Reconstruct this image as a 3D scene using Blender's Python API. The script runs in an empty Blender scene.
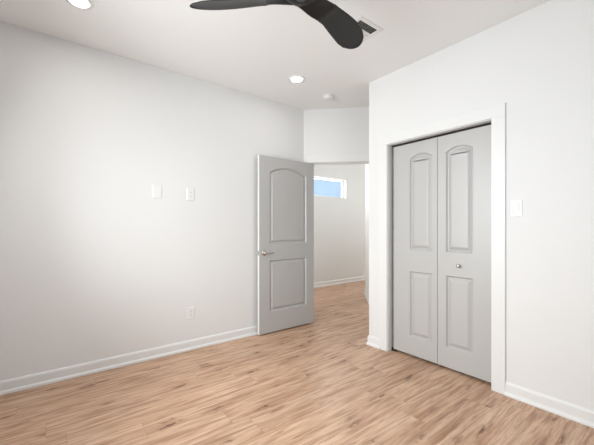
import bpy, bmesh, math, random
from mathutils import Vector, Matrix

scene = bpy.context.scene
COL = scene.collection
R = math.radians

# ------------------------------------------------------------------ camera
EYE = 1.22
cam_d = bpy.data.cameras.new('camera')
cam = bpy.data.objects.new('camera', cam_d)
COL.objects.link(cam)
cam.location = (0, 0, EYE)
cam.rotation_euler = (R(90), 0, R(-37.8))
cam_d.sensor_fit = 'HORIZONTAL'
cam_d.sensor_width = 36
cam_d.lens = 317.6 / 594 * 36
cam_d.shift_y = 5.5 / 594
cam_d.clip_start = 0.02
scene.camera = cam

# ------------------------------------------------------------------ world, daylight, exposure
world = bpy.data.worlds.new('world')
scene.world = world
world.use_nodes = True
wn = world.node_tree
wn.nodes.clear()
wo = wn.nodes.new('ShaderNodeOutputWorld')
wb = wn.nodes.new('ShaderNodeBackground')
wb.inputs['Color'].default_value = (0.52, 0.71, 1.0, 1)
wb.inputs['Strength'].default_value = 1.06
wn.links.new(wb.outputs[0], wo.inputs[0])


def area_light(name, loc, direction, sx, sy, power, color, spread=180):
    d = bpy.data.lights.new(name, 'AREA')
    d.shape = 'RECTANGLE'
    d.size, d.size_y = sx, sy
    d.energy = power
    d.color = color
    d.spread = R(spread)
    o = bpy.data.objects.new(name, d)
    COL.objects.link(o)
    o.location = loc
    o.rotation_euler = Vector(direction).to_track_quat('-Z', 'Y').to_euler()
    return o


DAY = (0.99, 0.992, 0.985)
WARM = (1.0, 0.96, 0.91)
LAMP = 60.0                    # emission of the recessed lamps
area_light('daylight_bedroom_window', (-0.84, 1.66, 1.55), (1, -0.08, -0.42), 1.6, 1.4, 83, DAY, 162)
area_light('rear_fill_light', (1.3, -1.0, 1.55), (0, 1, -0.35), 1.5, 1.5, 8, DAY, 150)  # weak fill added from behind, through an invented window
area_light('hall_west_fill_light', (1.45, 4.15, 1.55), (1, 0.55, 0.12), 1.0, 1.3, 32, WARM, 170)  # unseen fill light added to brighten the far hallway wall
area_light('hall_east_fill_light', (9.15, 4.40, 1.55), (-1, 0.2, 0.05), 0.7, 1.3, 85, WARM, 170)  # second added hallway fill, evening out the one from the west
area_light('daylight_hall_window', (4.6, 5.16, 2.08), (0, -1, -0.25), 1.1, 0.34, 22, DAY)

scene.view_settings.view_transform = 'Standard'
scene.view_settings.look = 'None'
scene.view_settings.gamma = 1
scene.view_settings.use_curve_mapping = False
scene.view_settings.exposure = 0.07

# ------------------------------------------------------------------ materials


def mat(name, col, rough=0.5, metal=0.0, spec=0.5, bump=None, mottle=0.0):
    m = bpy.data.materials.new(name)
    m.use_nodes = True
    nt = m.node_tree
    b = nt.nodes['Principled BSDF']
    b.inputs['Base Color'].default_value = (*col, 1)
    b.inputs['Roughness'].default_value = rough
    b.inputs['Metallic'].default_value = metal
    b.inputs['Specular IOR Level'].default_value = spec
    tc = nt.nodes.new('ShaderNodeTexCoord')
    if bump:
        sc, strength, dist = bump
        n = nt.nodes.new('ShaderNodeTexNoise')
        n.inputs['Scale'].default_value = sc
        n.inputs['Detail'].default_value = 3
        bp = nt.nodes.new('ShaderNodeBump')
        bp.inputs['Strength'].default_value = strength
        bp.inputs['Distance'].default_value = dist
        nt.links.new(tc.outputs['Object'], n.inputs['Vector'])
        nt.links.new(n.outputs['Fac'], bp.inputs['Height'])
        nt.links.new(bp.outputs['Normal'], b.inputs['Normal'])
    if mottle:
        n2 = nt.nodes.new('ShaderNodeTexNoise')
        n2.inputs['Scale'].default_value = 60
        mr = nt.nodes.new('ShaderNodeMapRange')
        mr.inputs['To Min'].default_value = max(0.02, rough - mottle)
        mr.inputs['To Max'].default_value = rough + mottle
        nt.links.new(tc.outputs['Object'], n2.inputs['Vector'])
        nt.links.new(n2.outputs['Fac'], mr.inputs['Value'])
        nt.links.new(mr.outputs['Result'], b.inputs['Roughness'])
    return m


M_WALL = mat('wall_paint', (0.785, 0.782, 0.775), 0.65, spec=0.25, bump=(260, 0.06, 0.002))
M_CEIL = mat('ceiling_paint', (0.90, 0.895, 0.885), 0.9, spec=0.1, bump=(200, 0.06, 0.002))
M_TRIM = mat('trim_paint', (0.795, 0.795, 0.785), 0.36, spec=0.4)
M_DOOR = mat('grey_door_paint', (0.480, 0.474, 0.465), 0.42, spec=1.0, mottle=0.03)
M_EDGE = M_DOOR
M_DARK = mat('dark_track', (0.012, 0.012, 0.012), 0.6)
M_FAN = mat('black_blade', (0.012, 0.012, 0.011), 0.42, spec=0.5, mottle=0.05)
M_HUB = mat('black_hub', (0.006, 0.006, 0.006), 0.42, spec=0.4, bump=(220, 0.5, 0.002))
M_HUBCAP = mat('grey_hub_cap', (0.055, 0.060, 0.07), 0.35)
M_CHROME = mat('satin_nickel', (0.62, 0.60, 0.57), 0.20, metal=1.0, mottle=0.03)
M_PLAST = mat('white_plastic', (0.81, 0.81, 0.795), 0.32, spec=0.4)
M_GAP_SHADE = mat('switch_gap_shade', (0.42, 0.42, 0.41), 0.5)  # grey paints the shadow line around the rocker
M_SLOT = mat('slot_dark', (0.10, 0.10, 0.10), 0.6)
M_VENT = mat('vent_white', (0.80, 0.79, 0.77), 0.4)
M_DUCT = mat('duct_dark', (0.05, 0.05, 0.05), 0.8)
M_VINYL = mat('window_vinyl', (0.86, 0.86, 0.86), 0.35)


def lamp_mat(name, power):
    m = bpy.data.materials.new(name)
    m.use_nodes = True
    b = m.node_tree.nodes['Principled BSDF']
    b.inputs['Base Color'].default_value = (0.9, 0.9, 0.9, 1)
    b.inputs['Emission Color'].default_value = (*WARM, 1)
    b.inputs['Emission Strength'].default_value = power
    return m


M_LAMP = lamp_mat('lamp_lens', LAMP)


def glass_mat():
    m = bpy.data.materials.new('window_glass')
    m.use_nodes = True
    nt = m.node_tree
    nt.nodes.clear()
    o = nt.nodes.new('ShaderNodeOutputMaterial')
    mx = nt.nodes.new('ShaderNodeMixShader')
    t = nt.nodes.new('ShaderNodeBsdfTransparent')
    t.inputs['Color'].default_value = (0.96, 0.98, 0.98, 1)
    g = nt.nodes.new('ShaderNodeBsdfGlossy')
    g.inputs['Roughness'].default_value = 0.02
    fr = nt.nodes.new('ShaderNodeFresnel')
    fr.inputs['IOR'].default_value = 1.3
    nt.links.new(fr.outputs[0], mx.inputs[0])
    nt.links.new(t.outputs[0], mx.inputs[1])
    nt.links.new(g.outputs[0], mx.inputs[2])
    nt.links.new(mx.outputs[0], o.inputs[0])
    return m


M_GLASS = glass_mat()


def floor_mat():
    m = bpy.data.materials.new('oak_planks')
    m.use_nodes = True
    nt = m.node_tree
    N, L = nt.nodes, nt.links
    b = N['Principled BSDF']

    def math_n(op, a, bb=None, c=None):
        n = N.new('ShaderNodeMath')
        n.operation = op
        for i, v in enumerate((a, bb, c)):
            if v is None:
                continue
            if isinstance(v, (int, float)):
                n.inputs[i].default_value = v
            else:
                L.new(v, n.inputs[i])
        return n.outputs[0]

    def combine(x, y, z):
        n = N.new('ShaderNodeCombineXYZ')
        for i, v in enumerate((x, y, z)):
            if isinstance(v, (int, float)):
                n.inputs[i].default_value = v
            else:
                L.new(v, n.inputs[i])
        return n.outputs[0]

    def white(vec):
        n = N.new('ShaderNodeTexWhiteNoise')
        n.noise_dimensions = '3D'
        L.new(vec, n.inputs['Vector'])
        return n.outputs['Value']

    def noise(vec, scale, detail, rough=0.55, dist=0.0):
        n = N.new('ShaderNodeTexNoise')
        n.inputs['Scale'].default_value = scale
        n.inputs['Detail'].default_value = detail
        n.inputs['Roughness'].default_value = rough
        n.inputs['Distortion'].default_value = dist
        L.new(vec, n.inputs['Vector'])
        return n.outputs['Fac']

    def ramp(fac, stops):
        n = N.new('ShaderNodeValToRGB')
        e = n.color_ramp.elements
        while len(e) < len(stops):
            e.new(0.5)
        for el, (p, c) in zip(e, stops):
            el.position = p
            el.color = (*c, 1)
        L.new(fac, n.inputs[0])
        return n.outputs[0]

    def mix(fac, a, bb, blend='MIX'):
        n = N.new('ShaderNodeMix')
        n.data_type = 'RGBA'
        n.blend_type = blend
        if isinstance(fac, (int, float)):
            n.inputs['Factor'].default_value = fac
        else:
            L.new(fac, n.inputs['Factor'])
        for s, v in (('A', a), ('B', bb)):
            sock = [i for i in n.inputs if i.name == s and i.type == 'RGBA'][0]
            if isinstance(v, tuple):
                sock.default_value = (*v, 1)
            else:
                L.new(v, sock)
        return [o for o in n.outputs if o.type == 'RGBA'][0]

    tc = N.new('ShaderNodeTexCoord')
    sp = N.new('ShaderNodeSeparateXYZ')
    L.new(tc.outputs['Object'], sp.inputs[0])
    X, Y = sp.outputs[0], sp.outputs[1]
    PW, PL = 0.182, 1.22
    yr = math_n('DIVIDE', math_n('ADD', Y, 10.03), PW)
    row = math_n('FLOOR', yr)
    yf = math_n('FRACT', yr)
    off = white(combine(row, 3.7, 1.0))
    xr = math_n('ADD', math_n('DIVIDE', math_n('ADD', X, 10.0), PL), off)
    colm = math_n('FLOOR', xr)
    xf = math_n('FRACT', xr)
    pid = white(combine(row, colm, 2.0))
    pid2 = white(combine(row, colm, 9.0))
    # long grain, shifted per plank
    gx = math_n('ADD', X, math_n('MULTIPLY', pid, 37.0))
    gy = math_n('ADD', Y, math_n('MULTIPLY', pid2, 11.0))
    big = noise(combine(math_n('MULTIPLY', gx, 1.9), math_n('MULTIPLY', gy, 22.0), 0.0), 1.0, 4, 0.55, 0.9)
    mid = noise(combine(math_n('MULTIPLY', gx, 4.0), math_n('MULTIPLY', gy, 48.0), 2.0), 1.0, 5, 0.6, 0.4)
    fine = noise(combine(math_n('MULTIPLY', gx, 9.0), math_n('MULTIPLY', gy, 210.0), 4.0), 1.0, 3, 0.6, 0.1)
    blot = noise(combine(math_n('MULTIPLY', gx, 7.0), math_n('MULTIPLY', gy, 30.0), 7.0), 1.0, 4, 0.55, 1.0)
    c1 = ramp(big, [(0.28, (0.41, 0.235, 0.135)), (0.42, (0.575, 0.362, 0.238)), (0.58, (0.675, 0.460, 0.322)), (0.76, (0.74, 0.545, 0.405))])
    c2 = ramp(mid, [(0.30, (0.60, 0.52, 0.46)), (0.50, (0.95, 0.93, 0.91)), (0.75, (1.09, 1.09, 1.09))])
    c = mix(0.75, c1, c2, 'MULTIPLY')
    c3 = ramp(fine, [(0.30, (0.86, 0.83, 0.80)), (0.55, (1.0, 1.0, 1.0)), (0.8, (1.05, 1.05, 1.05))])
    c = mix(0.8, c, c3, 'MULTIPLY')
    streak = noise(combine(math_n('MULTIPLY', gx, 2.6), math_n('MULTIPLY', gy, 40.0), 13.0), 1.0, 6, 0.62, 0.7)
    st = ramp(streak, [(0.52, (0, 0, 0)), (0.60, (1, 1, 1))])
    c = mix(math_n('MULTIPLY', st, 0.62), c, (0.30, 0.152, 0.088))
    # broad darker heartwood bands
    band = noise(combine(math_n('MULTIPLY', gx, 1.1), math_n('MULTIPLY', gy, 9.0), 21.0), 1.0, 4, 0.6, 1.2)
    bd = ramp(band, [(0.50, (0, 0, 0)), (0.70, (1, 1, 1))])
    c = mix(math_n('MULTIPLY', bd, 0.55), c, (0.37, 0.210, 0.122))
    # knots: small dark eyes with a softer halo drawn out along the grain
    wob = noise(combine(math_n('MULTIPLY', gx, 14.0), math_n('MULTIPLY', gy, 40.0), 5.0), 1.0, 3, 0.6, 0.0)
    wv = math_n('MULTIPLY', math_n('SUBTRACT', wob, 0.5), 0.60)
    vo = N.new('ShaderNodeTexVoronoi')
    vo.voronoi_dimensions = '2D'
    vo.inputs['Scale'].default_value = 1.0
    L.new(combine(math_n('ADD', math_n('MULTIPLY', gx, 2.1), wv), math_n('ADD', math_n('MULTIPLY', gy, 9.5), wv), 0.0), vo.inputs['Vector'])
    vs = N.new('ShaderNodeSeparateColor')
    L.new(vo.outputs['Color'], vs.inputs[0])
    has = math_n('MULTIPLY', math_n('GREATER_THAN', vs.outputs[0], 0.50), math_n('ADD', math_n('MULTIPLY', vs.outputs[1], 0.7), 0.3))
    eye = ramp(vo.outputs['Distance'], [(0.05, (1, 1, 1)), (0.14, (0, 0, 0))])
    halo = ramp(vo.outputs['Distance'], [(0.05, (1, 1, 1)), (0.42, (0, 0, 0))])
    c = mix(math_n('MULTIPLY', math_n('MULTIPLY', halo, has), 0.60), c, (0.36, 0.185, 0.105))
    c = mix(math_n('MULTIPLY', math_n('MULTIPLY', eye, has), 1.0), c, (0.13, 0.058, 0.032))
    tint = ramp(pid, [(0.0, (0.86, 0.84, 0.83)), (0.5, (1.0, 1.0, 1.0)), (1.0, (1.10, 1.11, 1.12))])
    c = mix(0.5, c, tint, 'MULTIPLY')
    # thin joints
    ey = math_n('MINIMUM', yf, math_n('SUBTRACT', 1.0, yf))
    ex = math_n('MINIMUM', xf, math_n('SUBTRACT', 1.0, xf))
    sy = math_n('LESS_THAN', ey, 0.0075)
    sx = math_n('LESS_THAN', ex, 0.0011)
    seam = math_n('MAXIMUM', sy, sx)
    c = mix(math_n('MULTIPLY', seam, 0.28), c, (0.17, 0.09, 0.05))
    L.new(c, b.inputs['Base Color'])
    rr = N.new('ShaderNodeMapRange')
    rr.inputs['To Min'].default_value = 0.33
    rr.inputs['To Max'].default_value = 0.47
    L.new(mid, rr.inputs['Value'])
    L.new(rr.outputs[0], b.inputs['Roughness'])
    b.inputs['Specular IOR Level'].default_value = 0.45
    bp = N.new('ShaderNodeBump')
    bp.inputs['Strength'].default_value = 0.10
    bp.inputs['Distance'].default_value = 0.002
    L.new(math_n('SUBTRACT', fine, math_n('MULTIPLY', seam, 1.0)), bp.inputs['Height'])
    L.new(bp.outputs[0], b.inputs['Normal'])
    return m


M_FLOOR = floor_mat()

# ------------------------------------------------------------------ helpers


def obj(name, bm, m, parent=None, smooth=False, bevel=0.0, segs=2, loc=None, rot=None):
    bmesh.ops.recalc_face_normals(bm, faces=bm.faces)
    me = bpy.data.meshes.new(name)
    bm.to_mesh(me)
    bm.free()
    if isinstance(m, (list, tuple)):
        for x in m:
            me.materials.append(x)
    else:
        me.materials.append(m)
    if smooth:
        for p in me.polygons:
            p.use_smooth = True
    o = bpy.data.objects.new(name, me)
    COL.objects.link(o)
    if parent:
        o.parent = parent
    if loc:
        o.location = loc
    if rot:
        o.rotation_euler = rot
    if bevel:
        b = o.modifiers.new('edge', 'BEVEL')
        b.width = bevel
        b.segments = segs
        b.limit_method = 'ANGLE'
        b.angle_limit = R(35)
    return o


def tag(o, label=None, cat=None, group=None, kind=None):
    if label:
        o['label'] = label
    if cat:
        o['category'] = cat
    if group:
        o['group'] = group
    if kind:
        o['kind'] = kind
    return o


def empty(name, loc=(0, 0, 0), rz=0.0):
    o = bpy.data.objects.new(name, None)
    COL.objects.link(o)
    o.location = loc
    o.rotation_euler = (0, 0, rz)
    o.empty_display_size = 0.1
    return o


def bm_new():
    return bmesh.new()


def add_box(bm, x0, x1, y0, y1, z0, z1, mi=0):
    v = [bm.verts.new((x, y, z)) for z in (z0, z1) for x, y in ((x0, y0), (x1, y0), (x1, y1), (x0, y1))]
    fs = [(3, 2, 1, 0), (4, 5, 6, 7), (0, 1, 5, 4), (1, 2, 6, 5), (2, 3, 7, 6), (3, 0, 4, 7)]
    for f in fs:
        bm.faces.new([v[i] for i in f]).material_index = mi
    return v


def add_prism(bm, poly, z0, z1):
    lo = [bm.verts.new((x, y, z0)) for x, y in poly]
    hi = [bm.verts.new((x, y, z1)) for x, y in poly]
    n = len(poly)
    bm.faces.new(lo[::-1])
    bm.faces.new(hi)
    for i in range(n):
        j = (i + 1) % n
        bm.faces.new((lo[i], lo[j], hi[j], hi[i]))


def add_lathe(bm, prof, n=32, c=(0, 0, 0), axis='Z'):
    rings = []
    for r, h in prof:
        ring = []
        if r < 1e-6:
            p = {'Z': (0, 0, h), 'X': (h, 0, 0), 'Y': (0, h, 0)}[axis]
            ring = [bm.verts.new((p[0] + c[0], p[1] + c[1], p[2] + c[2]))]
        else:
            for k in range(n):
                a = 2 * math.pi * k / n
                u, v = r * math.cos(a), r * math.sin(a)
                p = {'Z': (u, v, h), 'X': (h, u, v), 'Y': (u, h, v)}[axis]
                ring.append(bm.verts.new((p[0] + c[0], p[1] + c[1], p[2] + c[2])))
        rings.append(ring)
    for A, B in zip(rings, rings[1:]):
        if len(A) == 1 and len(B) == 1:
            continue
        for k in range(n):
            j = (k + 1) % n
            if len(A) == 1:
                bm.faces.new((A[0], B[j], B[k]))
            elif len(B) == 1:
                bm.faces.new((A[k], A[j], B[0]))
            else:
                bm.faces.new((A[k], A[j], B[j], B[k]))
    if len(rings[0]) > 1:
        bm.faces.new(rings[0])
    if len(rings[-1]) > 1:
        bm.faces.new(rings[-1][::-1])


def add_loft(bm, sections):
    """closed cross-sections (lists of points) joined along their order, ends capped"""
    rs = [[bm.verts.new(p) for p in s] for s in sections]
    n = len(rs[0])
    for A, B in zip(rs, rs[1:]):
        for k in range(n):
            j = (k + 1) % n
            bm.faces.new((A[k], A[j], B[j], B[k]))
    bm.faces.new(rs[0][::-1])
    bm.faces.new(rs[-1])


# base / casing profile swept along a plan path ---------------------------------


def sweep_plan(bm, pts, prof):
    """profile (outward offset, z) swept along a plan polyline; the room lies to the RIGHT of the direction of travel"""
    P = [Vector((p[0], p[1])) for p in pts]
    rights = []
    for a, b in zip(P, P[1:]):
        d = (b - a).normalized()
        rights.append(Vector((d.y, -d.x)))
    secs = []
    for i, p in enumerate(P):
        if i == 0:
            n, k = rights[0], 1.0
        elif i == len(P) - 1:
            n, k = rights[-1], 1.0
        else:
            n = (rights[i - 1] + rights[i]).normalized()
            k = 1.0 / max(0.3, n.dot(rights[i]))
        secs.append([(p.x + n.x * o * k, p.y + n.y * o * k, z) for o, z in prof])
    add_loft(bm, secs)


BASE_PROF = [(0, 0), (0.024, 0), (0.024, 0.012), (0.021, 0.020), (0.014, 0.026), (0.012, 0.027),
             (0.012, 0.080), (0.009, 0.090), (0.004, 0.096), (0, 0.098)]
H = 2.74
LY = 3.175         # left wall face
CX = 2.637         # closet wall face
RY = 2.167         # corner of the closet bump-out
S2 = math.sqrt(0.5)
P0 = Vector((2.570, LY))         # left end of the angled door wall
DD = Vector((S2, -S2))           # along the angled wall
NN = Vector((S2, S2))            # into the hall
WT = 0.115


def ang(t, n=0.0):
    p = P0 + DD * t + NN * n
    return (p.x, p.y)


# ------------------------------------------------------------------ floor and ceiling
bm = bm_new()
add_box(bm, -1.0, 9.2, -0.9, 5.15, -0.08, 0.0)
tag(obj('floor', bm, M_FLOOR), 'light oak plank floor running through bedroom and hallway', 'floor', kind='structure')
bm = bm_new()
VX0, VX1, VY0, VY1 = 1.755, 2.010, 1.515, 1.735   # supply vent
VB = 0.030
gx0, gx1, gy0, gy1 = VX0 + VB - 0.004, VX1 - VB + 0.004, VY0 + VB - 0.004, VY1 - VB + 0.004
add_box(bm, -1.0, gx0, -0.9, 5.15, H, H + 0.1)
add_box(bm, gx1, 9.2, -0.9, 5.15, H, H + 0.1)
add_box(bm, gx0, gx1, -0.9, gy0, H, H + 0.1)
add_box(bm, gx0, gx1, gy1, 5.15, H, H + 0.1)
tag(obj('ceiling', bm, M_CEIL), 'flat white ceiling above the bedroom', 'ceiling', kind='structure')

# ------------------------------------------------------------------ walls


def struct(name, bm, m, label, cat='wall', **kw):
    return tag(obj(name, bm, m, **kw), label, cat, kind='structure')


bm = bm_new()
tl = -0.047
add_prism(bm, [(-0.60, LY), (P0.x, LY), ang(tl, WT), (-0.60, LY + WT)], 0, H)
struct('wall_left', bm, M_WALL, 'long plain white wall with wall plates behind the open grey door')

T0, T1 = 0.10, 0.925             # clear door opening along the angled wall
TJ = 0.02                        # jamb thickness
DZ = 2.05
TR = (P0.y - RY) / S2            # where the angled wall meets the bump-out return
bm = bm_new()
add_prism(bm, [ang(0), ang(T0 - TJ), ang(T0 - TJ, WT), ang(tl, WT)], 0, H)
add_prism(bm, [ang(T1 + TJ), ang(TR), ang(TR, WT), ang(T1 + TJ, WT)], 0, H)
add_prism(bm, [ang(T0 - TJ), ang(T1 + TJ), ang(T1 + TJ, WT), ang(T0 - TJ, WT)], DZ + TJ, H)
struct('wall_doorway', bm, M_WALL, 'short angled white wall above the bedroom doorway')

O0, O1, OZ = 0.998, 1.930, 2.040  # closet opening
bm = bm_new()
add_box(bm, CX, CX + WT, -0.75, O0 - TJ, 0, H)
add_box(bm, CX, CX + WT, O1 + TJ, RY, 0, H)
add_box(bm, CX, CX + WT, O0 - TJ, O1 + TJ, OZ + TJ, H)
add_box(bm, CX + WT, ang(TR)[0] + 0.1, RY - WT, RY, 0, H)
struct('wall_right', bm, M_WALL, 'white wall holding the folding closet doors')

bm = bm_new()
add_box(bm, 3.36, 3.46, 0.40, RY - WT, 0, H)
add_box(bm, CX + WT, 3.36, 0.40, 0.50, 0, H)
struct('wall_closet', bm, M_WALL, 'inside walls of the closet behind the folding doors')

HW = 0.74
A0 = ((5.908 + HW) / 2, (5.908 - HW) / 2)
bm = bm_new()
add_prism(bm, [A0, (4.66, 3.92), (9.0, 3.92), (9.0, 3.80), (4.71, 3.80), (A0[0] + 0.083, A0[1] - 0.083)], 0, H)
struct('wall_hall_near', bm, M_WALL, 'white hallway wall seen edge on just past the doorway')

FY = 4.915                        # far hall wall
W0, W1, WZ0, WZ1 = 3.99, 5.195, 1.880, 2.277
bm = bm_new()
add_box(bm, 1.7, W0, FY, FY + 0.13, 0, H)
add_box(bm, W1, 9.1, FY, FY + 0.13, 0, H)
add_box(bm, W0, W1, FY, FY + 0.13, 0, WZ0)
add_box(bm, W0, W1, FY, FY + 0.13, WZ1, H)
struct('wall_hall_far', bm, M_WALL, 'far white hallway wall with the small high window')

bm = bm_new()
add_box(bm, 1.6, 1.7, LY + WT, 3.60, 0, H)
add_box(bm, 1.6, 1.7, 4.70, FY + 0.13, 0, H)
add_box(bm, 1.6, 1.7, 3.60, 4.70, 0, 0.85)
add_box(bm, 1.6, 1.7, 3.60, 4.70, 2.25, H)
struct('wall_hall_west', bm, M_WALL, 'end wall of the hallway hidden behind the bedroom')
bm = bm_new()
add_box(bm, 9.0, 9.1, 3.80, 4.0, 0, H)
add_box(bm, 9.0, 9.1, 4.8, FY, 0, H)
add_box(bm, 9.0, 9.1, 4.0, 4.8, 0, 0.85)
add_box(bm, 9.0, 9.1, 4.0, 4.8, 2.25, H)
struct('wall_hall_east', bm, M_WALL, 'end wall of the hallway beyond the doorway')

# window walls behind the photographer
WX = -0.60
V0, V1, VZ0, VZ1 = 0.85, 2.52, 0.85, 2.25
bm = bm_new()
add_box(bm, WX - 0.12, WX, -0.87, V0, 0, H)
add_box(bm, WX - 0.12, WX, V1, LY + WT, 0, H)
add_box(bm, WX - 0.12, WX, V0, V1, 0, VZ0)
add_box(bm, WX - 0.12, WX, V0, V1, VZ1, H)
struct('wall_west', bm, M_WALL, 'white wall with a window behind the photographer, facing the closet')
U0, U1 = 0.55, 2.05
bm = bm_new()
add_box(bm, WX, U0, -0.87, -0.75, 0, H)
add_box(bm, U1, CX + WT, -0.87, -0.75, 0, H)
add_box(bm, U0, U1, -0.87, -0.75, 0, VZ0)
add_box(bm, U0, U1, -0.87, -0.75, VZ1, H)
struct('wall_south', bm, M_WALL, 'white wall with an added window behind the photographer, facing the long plain wall')


def window(name, label, axis, a0, a1, z0, z1, d0, d1, mullion=True, w=0.045):
    """vinyl frame with a pane; axis 'X' runs along x at depth y d0..d1, axis 'Y' along y at depth x d0..d1"""
    root = tag(empty(name), label, 'window', kind='structure')

    def bx(b, p0, p1, q0, q1, e0, e1):
        if axis == 'X':
            add_box(b, p0, p1, e0, e1, q0, q1)
        else:
            add_box(b, e0, e1, p0, p1, q0, q1)
    b = bm_new()
    bx(b, a0, a0 + w, z0, z1, d0, d1)
    bx(b, a1 - w, a1, z0, z1, d0, d1)
    bx(b, a0 + w, a1 - w, z0, z0 + w, d0, d1)
    bx(b, a0 + w, a1 - w, z1 - w, z1, d0, d1)
    if mullion:
        zm = (z0 + z1) / 2
        bx(b, a0 + w, a1 - w, zm - 0.02, zm + 0.02, d0, d1)
    obj('window_frame', b, M_VINYL, root)
    b = bm_new()
    dm = (d0 + d1) / 2
    bx(b, a0 + w, a1 - w, z0 + w, z1 - w, dm - 0.002, dm + 0.002)
    obj('pane', b, M_GLASS, root)
    return root


window('window_1', 'small high horizontal window showing blue sky on the hallway wall', 'X', W0, W1, WZ0, WZ1, FY + 0.080, FY + 0.12, False, 0.024)
window('added_window_4', 'window added to light the hallway, at its hidden end behind the open door', 'Y', 3.60, 4.70, 0.85, 2.25, 1.61, 1.65)  # unseen opening added for the west hallway fill
window('added_window_5', 'window added to light the hallway, at its far hidden end around the corner', 'Y', 4.0, 4.8, 0.85, 2.25, 9.05, 9.09)  # unseen opening added for the east hallway fill
window('window_2', 'tall bedroom window opposite the closet, behind the photographer', 'Y', V0, V1, VZ0, VZ1, WX - 0.10, WX - 0.05)
window('added_window_3', 'added bedroom window for fill light opposite the long plain wall, behind the photographer', 'X', U0, U1, VZ0, VZ1, -0.85, -0.80)  # unseen opening added for the rear fill

# ------------------------------------------------------------------ trim: door casings and jambs
CW_ = 0.092
CT = 0.017

# closet casing (flat stock) and jamb
bm = bm_new()
rv = 0.005
add_box(bm, CX - CT, CX, O0 - rv - CW_, O0 - rv, 0, OZ + rv)
add_box(bm, CX - CT, CX, O1 + rv, O1 + rv + CW_, 0, OZ + rv)
add_box(bm, CX - CT, CX, O0 - rv - CW_, O1 + rv + CW_, OZ + rv, OZ + rv + CW_)
struct('trim_1', bm, M_TRIM, 'flat white casing boards framing the closet opening', 'door casing', bevel=0.002)
bm = bm_new()
add_box(bm, CX, CX + WT, O0 - TJ, O0, 0, OZ)
add_box(bm, CX, CX + WT, O1, O1 + TJ, 0, OZ)
add_box(bm, CX, CX + WT, O0 - TJ, O1 + TJ, OZ, OZ + TJ)
struct('trim_2', bm, M_TRIM, 'white jamb lining the closet opening around the folding doors', 'door jamb')

# doorway casing and jamb on the angled wall


def ang_box(bm, t0, t1, n0, n1, z0, z1):
    add_prism(bm, [ang(t0, n0), ang(t1, n0), ang(t1, n1), ang(t0, n1)], z0, z1)


bm = bm_new()
ang_box(bm, T0 - rv - 0.075, T0 - rv, -CT, 0, 0, DZ + rv)
ang_box(bm, T1 + rv, T1 + rv + CW_, -CT, 0, 0, DZ + rv)
ang_box(bm, T0 - rv - 0.075, T1 + rv + CW_, -CT, 0, DZ + rv, DZ + rv + CW_)
struct('trim_3', bm, M_TRIM, 'flat white casing above and beside the bedroom doorway', 'door casing', bevel=0.002)
bm = bm_new()
ang_box(bm, T0 - TJ, T0, 0, WT, 0, DZ)
ang_box(bm, T1, T1 + TJ, 0, WT, 0, DZ)
ang_box(bm, T0 - TJ, T1 + TJ, 0, WT, DZ, DZ + TJ)
# door stop
ang_box(bm, T0, T0 + 0.011, 0.045, 0.08, 0, DZ)
ang_box(bm, T1 - 0.011, T1, 0.045, 0.08, 0, DZ)
ang_box(bm, T0, T1, 0.045, 0.08, DZ - 0.011, DZ)
struct('trim_4', bm, M_TRIM, 'white jamb lining the bedroom doorway', 'door jamb')

# baseboards
bm = bm_new()
sweep_plan(bm, [(-0.60, LY), (P0.x - 0.012, LY)], BASE_PROF)
struct('baseboard_left', bm, M_TRIM, 'long white baseboard along the plain wall', 'baseboard')
bm = bm_new()
sweep_plan(bm, [(ang(TR)[0] - 0.03, RY), (CX, RY), (CX, O1 + rv + CW_)][::1], [(-o, z) for o, z in BASE_PROF] if False else BASE_PROF)
struct('baseboard_corner', bm, M_TRIM, 'short white baseboard wrapping the wall corner beside the closet', 'baseboard')
bm = bm_new()
sweep_plan(bm, [(CX, O0 - rv - CW_), (CX, -0.75)], BASE_PROF)
struct('baseboard_right', bm, M_TRIM, 'white baseboard under the light switch beside the closet', 'baseboard')
bm = bm_new()
sweep_plan(bm, [(1.7, FY), (9.0, FY)], BASE_PROF)
struct('baseboard_hall_far', bm, M_TRIM, 'white baseboard on the far hallway wall below the high window', 'baseboard')
bm = bm_new()
sweep_plan(bm, [(9.0, 3.92), (4.66, 3.92), (A0[0] + 0.01, A0[1] + 0.01)], BASE_PROF)
struct('baseboard_hall_near', bm, M_TRIM, 'white baseboard turning the hallway corner past the doorway', 'baseboard')

# ------------------------------------------------------------------ moulded panel doors


def inset_poly(P, d):
    n = len(P)
    out = []
    for i in range(n):
        a, b, c = P[i - 1], P[i], P[(i + 1) % n]
        e1 = (b - a).normalized()
        e2 = (c - b).normalized()
        n1 = Vector((-e1.y, e1.x))
        n2 = Vector((-e2.y, e2.x))
        nn = (n1 + n2).normalized()
        out.append(b + nn * (d / max(0.35, nn.dot(n1))))
    return out


def panel_outline(x0, x1, z0, z1, rise=0.0, n=16):
    P = [Vector((x0, z0)), Vector((x1, z0)), Vector((x1, z1))]
    if rise:
        w = x1 - x0
        rad = (w * w / 4 + rise * rise) / (2 * rise)
        zc = z1 + rise - rad
        xm = (x0 + x1) / 2
        a = math.asin(w / 2 / rad)
        for k in range(1, n):
            th = a - 2 * a * k / n
            P.append(Vector((xm + rad * math.sin(th), zc + rad * math.cos(th))))
    P.append(Vector((x0, z1)))
    return P


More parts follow.
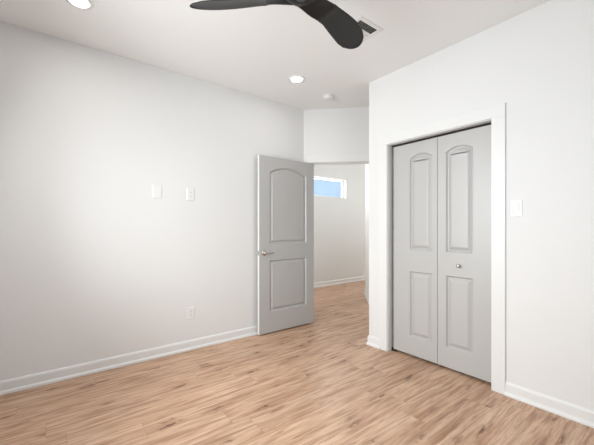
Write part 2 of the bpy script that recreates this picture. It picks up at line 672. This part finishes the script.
def panel_door(w, z0, z1, thick, panels, prof, white_edge=False):
    """slab from x 0..w, front face at y=0 looking to -y, moulded panels pressed into the front"""
    bm = bm_new()
    edges = []

    def loop(P, y):
        vs = [bm.verts.new((p.x, y, p.y)) for p in P]
        es = [bm.edges.new((vs[i], vs[(i + 1) % len(vs)])) for i in range(len(vs))]
        return vs, es
    rect = [Vector((0, z0)), Vector((w, z0)), Vector((w, z1)), Vector((0, z1))]
    fv, fe = loop(rect, 0)
    edges += fe
    firsts = []
    for P in panels:
        vs, es = loop(P, 0)
        edges += es
        firsts.append((P, vs))
    bmesh.ops.triangle_fill(bm, use_beauty=True, use_dissolve=False, edges=edges, normal=(0, -1, 0))
    # drop faces that filled a panel
    for f in list(bm.faces):
        c = f.calc_center_median()
        for P in panels:
            inside = False
            for i in range(len(P)):
                a, b = P[i], P[(i + 1) % len(P)]
                if (a.y > c.z) != (b.y > c.z) and c.x < (b.x - a.x) * (c.z - a.y) / (b.y - a.y) + a.x:
                    inside = not inside
            if inside:
                bmesh.ops.delete(bm, geom=[f], context='FACES_ONLY')
                break
    for P, vs in firsts:
        prev = vs
        for ins, dep in prof:
            Q = inset_poly(P, ins)
            cur = [bm.verts.new((q.x, dep, q.y)) for q in Q]
            for k in range(len(P)):
                j = (k + 1) % len(P)
                bm.faces.new((prev[k], prev[j], cur[j], cur[k]))
            prev = cur
        bm.faces.new(prev)
    bv = [bm.verts.new((p.x, thick, p.y)) for p in rect]
    bm.faces.new(bv[::-1])
    for k in range(4):
        j = (k + 1) % 4
        f = bm.faces.new((fv[k], bv[k], bv[j], fv[j]))
        if k == 3 and white_edge:
            f.material_index = 1
    return bm


PROF = [(0.003, 0.002), (0.012, 0.0165), (0.018, 0.0180), (0.024, 0.0155), (0.040, 0.0040), (0.048, 0.0030)]
PROFB = [(0.003, 0.002), (0.011, 0.0160), (0.017, 0.0170), (0.022, 0.0150), (0.044, 0.0035), (0.050, 0.0025)]

# the open bedroom door: hinged at its right edge, standing parallel to the long wall
DX0, DX1, DY, DT = 1.857, 2.668, 3.088, 0.035
d1 = tag(empty('door_1', (DX0, DY, 0)), 'grey two-panel bedroom door standing open against the long white wall', 'door', kind='structure')
w = DX1 - DX0
pan = [panel_outline(0.140, w - 0.122, 1.037, 1.868, 0.072), panel_outline(0.140, w - 0.122, 0.252, 0.848)]
obj('door_panel', panel_door(w, 0.014, 2.045, DT, pan, PROF, True), [M_DOOR, M_TRIM], d1)
hz = 0.935
hx = 0.064
hd = empty('door_handle', (hx, 0, hz))
hd.parent = d1
hd['label'] = 'satin nickel lever handle'
for sgn, y in ((-1, 0.0), (1, DT)):
    k = 1.0 if sgn < 0 else 0.8
    bm = bm_new()
    add_lathe(bm, [(0.0, y), (0.032, y), (0.0325, y + sgn * 0.004), (0.030, y + sgn * 0.008), (0.016, y + sgn * 0.011), (0.0115, y + sgn * 0.014),
                   (0.0105, y + sgn * 0.036 * k), (0.0, y + sgn * 0.037 * k)], 28, axis='Y')
    obj('rosette', bm, M_CHROME, hd, smooth=True)
    bm = bm_new()
    secs = []
    for s, hw, ht, dy in ((-0.012, 0.006, 0.009, 0), (-0.006, 0.009, 0.0115, 0), (0.02, 0.007, 0.0105, 0.0), (0.06, 0.0055, 0.009, 0.001), (0.098, 0.005, 0.0085, 0.004), (0.110, 0.0035, 0.006, 0.006)):
        yc = y + sgn * (0.040 * k - dy)
        secs.append([(s, yc + hw * math.cos(2 * math.pi * q / 12), ht * math.sin(2 * math.pi * q / 12)) for q in range(12)])
    add_loft(bm, secs)
    obj('lever', bm, M_CHROME, hd, smooth=True)
bm = bm_new()
add_box(bm, -0.0015, 0.001, 0.005, 0.030, hz - 0.028, hz + 0.028)
add_box(bm, -0.009, 0.001, 0.012, 0.023, hz - 0.008, hz + 0.008)
lp = obj('latch_plate', bm, M_CHROME, d1, bevel=0.0008)
lp['label'] = 'metal latch plate on the door edge'
for z in (0.23, 1.05, 1.82):
    bm = bm_new()
    add_lathe(bm, [(0.0, z - 0.045), (0.006, z - 0.045), (0.006, z + 0.045), (0.0, z + 0.045)], 12, c=(w + 0.005, DT + 0.004, 0))
    add_box(bm, w - 0.002, w + 0.005, 0.004, DT + 0.004, z - 0.044, z + 0.044)
    obj('hinge', bm, M_CHROME, d1)

# the closed folding closet doors
CFX = 2.690
d2 = tag(empty('door_2', (CFX, 1.451, 0)), 'pale grey folding closet doors with arched panels in the white wall', 'closet door', kind='structure')


def leaf(y_left, y_right, p_left, p_right, knob=False):
    """leaf seen from the room: local x runs from the left edge (high Y) to the right edge (low Y)"""
    w = y_left - y_right
    a, b = y_left - p_left, y_left - p_right
    pan = [panel_outline(a, b, 1.013, 1.872, 0.040), panel_outline(a, b, 0.195, 0.812)]
    o = obj('door_leaf', panel_door(w, 0.024, 2.020, 0.032, pan, PROFB), M_DOOR, d2, loc=(0, y_left - 1.451, 0), rot=(0, 0, R(-90)))
    if knob:
        bm = bm_new()
        add_lathe(bm, [(0.0, 0.0), (0.009, 0.0), (0.008, -0.003), (0.006, -0.006), (0.006, -0.012), (0.011, -0.016), (0.0155, -0.021), (0.0155, -0.026), (0.012, -0.031), (0.0, -0.033)],
                  24, c=(y_left - 1.262, 0, 0.905), axis='Y')
        k = obj('knob', bm, M_CHROME, o, smooth=True)
        k['label'] = 'small round metal knob'


leaf(1.904, 1.453, 1.726, 1.500)
leaf(1.449, 1.002, 1.377, 1.153, True)
bm = bm_new()
add_box(bm, 0.004, 0.030, O0 - 1.451, O1 - 1.451, 2.028, OZ)
tr = obj('track', bm, M_DARK, d2)
tr['label'] = 'black slot of the sliding track'
bm = bm_new()
add_box(bm, -0.012, 0.030, O1 - 0.055 - 1.451, O1 - 1.451, 0.0, 0.003)
add_box(bm, 0.0, 0.030, O1 - 0.003 - 1.451, O1 - 1.451, 0.0, 0.030)
pb = obj('pivot_bracket', bm, M_CHROME, d2)
pb['label'] = 'small metal floor bracket'

# ------------------------------------------------------------------ ceiling fan
FC = (1.040, 1.305)
FZ = 2.45
fan = tag(empty('ceiling_fan', (FC[0], FC[1], H), 0), 'black ceiling fan with three sculpted blades', 'ceiling fan')
CCW = [(.025, .055), (.048, .080), (.065, .070), (.09, .060), (.13, .046), (.16, .036), (.20, .026), (.25, .024), (.314, .030), (.384, .036), (.459, .041), (.518, .036), (.568, .016), (.590, .000), (.603, -.018), (.6085, -.036)]
CWE = [(.025, -.055), (.048, -.080), (.07, -.076), (.10, -.077), (.15, -.083), (.20, -.092), (.28, -.105), (.34, -.114), (.41, -.120), (.47, -.119), (.53, -.107), (.57, -.089), (.595, -.070), (.605, -.053), (.6085, -.037)]


def interp(T, r):
    if r <= T[0][0]:
        return T[0][1]
    for (a, va), (b, vb) in zip(T, T[1:]):
        if r <= b:
            s = (r - a) / (b - a)
            return va + (vb - va) * s
    return T[-1][1]


def blade_sections(rs, thick, lift=0.0, fat=None):
    secs = []
    m = 12
    for i, r in enumerate(rs):
        e0, e1 = interp(CWE, r), interp(CCW, r)
        tk = thick if fat is None else thick * fat(r)
        q = max(0.0, min(1.0, (r - 0.05) / 0.13))
        tw = q * q * (3 - 2 * q)
        up, lo = [], []
        for k in range(m + 1):
            s = k / m
            s = 0.5 - 0.5 * math.cos(math.pi * s)
            wv = e0 + (e1 - e0) * s
            z = -0.36 * tw * (wv + 0.035) + lift + 0.010 * (1 - (2 * s - 1) ** 2)
            h = tk * 0.5 * math.sqrt(max(0.0, 1 - (2 * s - 1) ** 2)) ** 0.7
            up.append((r * 1.025, wv, z + h))
            lo.append((r * 1.025, wv, z - h))
        secs.append(up + lo[::-1][1:-1])
    return secs


rs = [.185, .188, .194, .205, .225, .25, .28, .314, .35, .384, .42, .459, .49, .518, .545, .568, .58, .59, .597, .603, .6065, .6085]
arm_rs = [.025, .035, .048, .056, .065, .078, .09, .105, .12, .15, .18, .21, .235]
z_rel = FZ - H
for k, a in enumerate((136.5, 16.2, 256.4)):
    bm = bm_new()
    add_loft(bm, blade_sections(rs, 0.017, -0.001, lambda r: min(1.0, 0.35 + (max(0, r - .185) / .02) ** .5 * .65) * (1 - 0.4 * max(0, r - .3) / .3) * (1 + 0.9 * max(0.0, 1 - abs(r - .200) / .03))))
    obj('blade', bm, M_FAN, fan, smooth=True, loc=(0, 0, z_rel), rot=(0, 0, R(a)))
bm = bm_new()
for a in (136.5, 16.2, 256.4):
    secs = blade_sections(arm_rs, 0.014, -0.033)
    ca, sa = math.cos(R(a)), math.sin(R(a))
    add_loft(bm, [[(x * ca - y * sa, x * sa + y * ca, z) for x, y, z in s] for s in secs])
add_lathe(bm, [(0.0, -0.050), (0.030, -0.050), (0.060, -0.048), (0.078, -0.043), (0.091, -0.032), (0.096, -0.016), (0.094, 0.008), (0.086, 0.03), (0.078, 0.07), (0.055, 0.085), (0.0, 0.088)], 40)
mh = obj('motor_housing', bm, M_HUB, fan, smooth=True, loc=(0, 0, z_rel + 0.032))
mh['label'] = 'dark speckled motor hub with three arms'
bm = bm_new()
add_lathe(bm, [(0.0, -0.055), (0.022, -0.055), (0.029, -0.053), (0.030, -0.046), (0.0, -0.046)], 32)
hc = obj('hub_cap', bm, M_HUBCAP, fan, smooth=True, loc=(0, 0, z_rel + 0.032))
hc['label'] = 'grey round cap under the hub'
bm = bm_new()
add_lathe(bm, [(0.0, z_rel + 0.08), (0.013, z_rel + 0.08), (0.013, -0.05), (0.0, -0.05)], 20)
obj('downrod', bm, M_FAN, fan, smooth=True)
bm = bm_new()
add_lathe(bm, [(0.0, -0.062), (0.022, -0.062), (0.05, -0.052), (0.066, -0.028), (0.068, 0.0), (0.0, 0.0)], 36)
obj('canopy', bm, M_FAN, fan, smooth=True)

# ------------------------------------------------------------------ recessed lamps
LIGHTS = [((1.985, 2.560), 'round lit recessed ceiling light near the bedroom doorway'),
          ((0.150, 2.575), 'round lit recessed ceiling light at the top edge, near the long wall')]
root = empty('recessed_light', (*LIGHTS[0][0], H))
bm = bm_new()
add_lathe(bm, [(0.056, -0.001), (0.056, -0.0055), (0.062, -0.0075), (0.078, -0.0065), (0.084, -0.003), (0.085, 0.0)], 48)
for f in [f for f in bm.faces if len(f.verts) > 6]:
    bmesh.ops.delete(bm, geom=[f], context='FACES_ONLY')
obj('trim_ring', bm, M_PLAST, root, smooth=True)
bm = bm_new()
add_lathe(bm, [(0.0, -0.005), (0.0565, -0.005), (0.0565, 0.0), (0.0, 0.0)], 48)
ln = obj('lens', bm, M_LAMP, root)
ln['label'] = 'glowing white lens'
tag(root, LIGHTS[0][1], 'ceiling light', 'recessed ceiling lights')
for p, lab in LIGHTS[1:]:
    c = root.copy()
    COL.objects.link(c)
    c.location = (*p, H)
    c['label'] = lab
    for ch in list(root.children):
        q = ch.copy()
        COL.objects.link(q)
        q.parent = c

# ------------------------------------------------------------------ supply vent
vent = tag(empty('ceiling_vent', ((VX0 + VX1) / 2, (VY0 + VY1) / 2, H)), 'white rectangular ceiling vent with dark slots behind the fan blade', 'vent')
hw, hh = (VX1 - VX0) / 2, (VY1 - VY0) / 2
bw = VB
bm = bm_new()
add_box(bm, -hw, hw, -hh, -hh + bw, -0.006, 0)
add_box(bm, -hw, hw, hh - bw, hh, -0.006, 0)
add_box(bm, -hw, -hw + bw, -hh + bw, hh - bw, -0.006, 0)
add_box(bm, hw - bw, hw, -hh + bw, hh - bw, -0.006, 0)
add_box(bm, -hw + bw, hw - bw, -0.010, 0.010, -0.006, 0.004)
obj('frame', bm, M_VENT, vent, bevel=0.002)
bm = bm_new()
add_box(bm, -hw + bw - 0.004, hw - bw + 0.004, -hh + bw - 0.004, hh - bw + 0.004, 0.060, 0.064)
for sgn in (-1, 1):
    xw = sgn * (hw - bw + 0.0035)
    add_box(bm, xw - 0.0005, xw + 0.0005, -hh + bw - 0.004, hh - bw + 0.004, 0.001, 0.060)
    yw = sgn * (hh - bw + 0.0035)
    add_box(bm, -hw + bw - 0.003, hw - bw + 0.003, yw - 0.0005, yw + 0.0005, 0.001, 0.060)
bk = obj('duct_opening', bm, M_DUCT, vent)
bk['label'] = 'dark duct behind the louvers'
bm = bm_new()
for side in (-1, 1):
    y0 = 0.014 if side > 0 else -hh + bw + 0.003
    y1 = hh - bw - 0.003 if side > 0 else -0.014
    n = 5
    for i in range(n):
        yc = y0 + (y1 - y0) * (i + 0.5) / n
        s, zt = (0.0075, 0.0065)
        e = -side                      # near slats lean away from the room's middle, far slats towards it
        v = [bm.verts.new(p) for p in (
            (-hw + bw, yc - e * s, -0.003), (hw - bw, yc - e * s, -0.003),
            (hw - bw, yc + e * s, -0.003 + 2 * zt), (-hw + bw, yc + e * s, -0.003 + 2 * zt))]
        v2 = [bm.verts.new((q.co.x, q.co.y, q.co.z + 0.0008)) for q in v]
        bm.faces.new(v)
        bm.faces.new(v2[::-1])
        for k in range(4):
            j = (k + 1) % 4
            bm.faces.new((v[k], v2[k], v2[j], v[j]))
obj('louvers', bm, M_VENT, vent)

# ------------------------------------------------------------------ smoke detector
sd = tag(empty('smoke_detector', (2.535, 2.672, H)), 'round white smoke detector on the ceiling by the doorway', 'smoke detector')
bm = bm_new()
add_lathe(bm, [(0.0, 0.0), (0.066, 0.0), (0.068, -0.004), (0.068, -0.012), (0.064, -0.014), (0.0, -0.014)], 40)
obj('base', bm, M_PLAST, sd, bevel=0.001)
bm = bm_new()
add_lathe(bm, [(0.0, -0.014), (0.061, -0.014), (0.060, -0.026), (0.056, -0.034), (0.046, -0.038), (0.020, -0.040), (0.0, -0.040)], 40)
obj('cover', bm, M_PLAST, sd, smooth=True)
bm = bm_new()
add_lathe(bm, [(0.0, -0.039), (0.009, -0.039), (0.009, -0.0425), (0.0, -0.043)], 20, c=(-0.024, -0.012, 0))
obj('test_button', bm, M_VENT, sd)

# ------------------------------------------------------------------ wall plates
# local frame: x to the right seen from the room, y out of the wall is -y, z up


def plate_mesh(w, h, t=0.006):
    bm = bm_new()
    e = 0.004
    secs = []
    for (dx, y) in ((0, 0.0), (0, -t * 0.5), (e, -t)):
        secs.append([(-w / 2 + dx, y, -h / 2 + dx), (w / 2 - dx, y, -h / 2 + dx), (w / 2 - dx, y, h / 2 - dx), (-w / 2 + dx, y, h / 2 - dx)])
    add_loft(bm, secs)
    return bm


def screw(parent, z, y=-0.006):
    bm = bm_new()
    add_lathe(bm, [(0.0, y + 0.001), (0.0035, y + 0.001), (0.0035, y - 0.0008), (0.0, y - 0.0013)], 14, c=(0, 0, z), axis='Y')
    obj('screw', bm, M_PLAST, parent)


bp = tag(empty('blank_wall_plate', (0.792, LY, 1.565)), 'blank white wall plate, left of the high outlet on the long wall', 'wall plate')
obj('plate', plate_mesh(0.084, 0.130), M_PLAST, bp)
screw(bp, 0.042)
screw(bp, -0.042)

out = empty('wall_outlet', (1.111, LY, 1.556))
obj('plate', plate_mesh(0.078, 0.122), M_PLAST, out)
for zz in (0.0195, -0.0195):
    bm = bm_new()
    prof = []
    for k in range(28):
        a = 2 * math.pi * k / 28
        prof.append((0.0172 * math.cos(a), max(-0.0135, min(0.0135, 0.0172 * math.sin(a)))))
    add_loft(bm, [[(x, -0.005, z + zz) for x, z in prof], [(x, -0.0078, z + zz) for x, z in prof]])
    rc = obj('receptacle', bm, M_PLAST, out)
    bm = bm_new()
    add_box(bm, -0.0075, -0.0050, -0.0083, -0.0076, zz - 0.001, zz + 0.008)
    add_box(bm, 0.0050, 0.0075, -0.0083, -0.0076, zz - 0.000, zz + 0.007)
    add_box(bm, -0.0022, 0.0022, -0.0083, -0.0076, zz - 0.0095, zz - 0.0055)
    obj('slots', bm, M_SLOT, rc)
screw(out, 0.0)
tag(out, 'white duplex outlet high on the long wall, beside the blank plate', 'outlet', 'duplex outlets on the long wall')
o2 = out.copy()
COL.objects.link(o2)
o2.location = (1.111, LY, 0.366)
o2['label'] = 'white duplex outlet low on the long wall, just above the baseboard'
for ch in list(out.children):
    q = ch.copy()
    COL.objects.link(q)
    q.parent = o2
    for g in ch.children:
        s = g.copy()
        COL.objects.link(s)
        s.parent = q

sw = tag(empty('light_switch', (CX, 0.834, 1.360), R(-90)), 'white light switch on the wall beside the closet doors', 'light switch')
obj('plate', plate_mesh(0.072, 0.118), M_PLAST, sw)
bm = bm_new()
add_box(bm, -0.0185, 0.0185, -0.0064, -0.0058, -0.035, 0.035)
gp = obj('rocker_gap_shade', bm, M_GAP_SHADE, sw)
gp['label'] = 'thin grey plate painted as the shadow gap around the rocker'
bm = bm_new()
secs = [[(-0.0165, -0.0058, -0.033), (0.0165, -0.0058, -0.033), (0.0165, -0.0058, 0.033), (-0.0165, -0.0058, 0.033)],
        [(-0.0160, -0.0075, -0.0325), (0.0160, -0.0075, -0.0325), (0.0160, -0.0100, 0.0325), (-0.0160, -0.0100, 0.0325)]]
add_loft(bm, secs)
obj('rocker', bm, M_PLAST, sw)
screw(sw, 0.048)
screw(sw, -0.048)
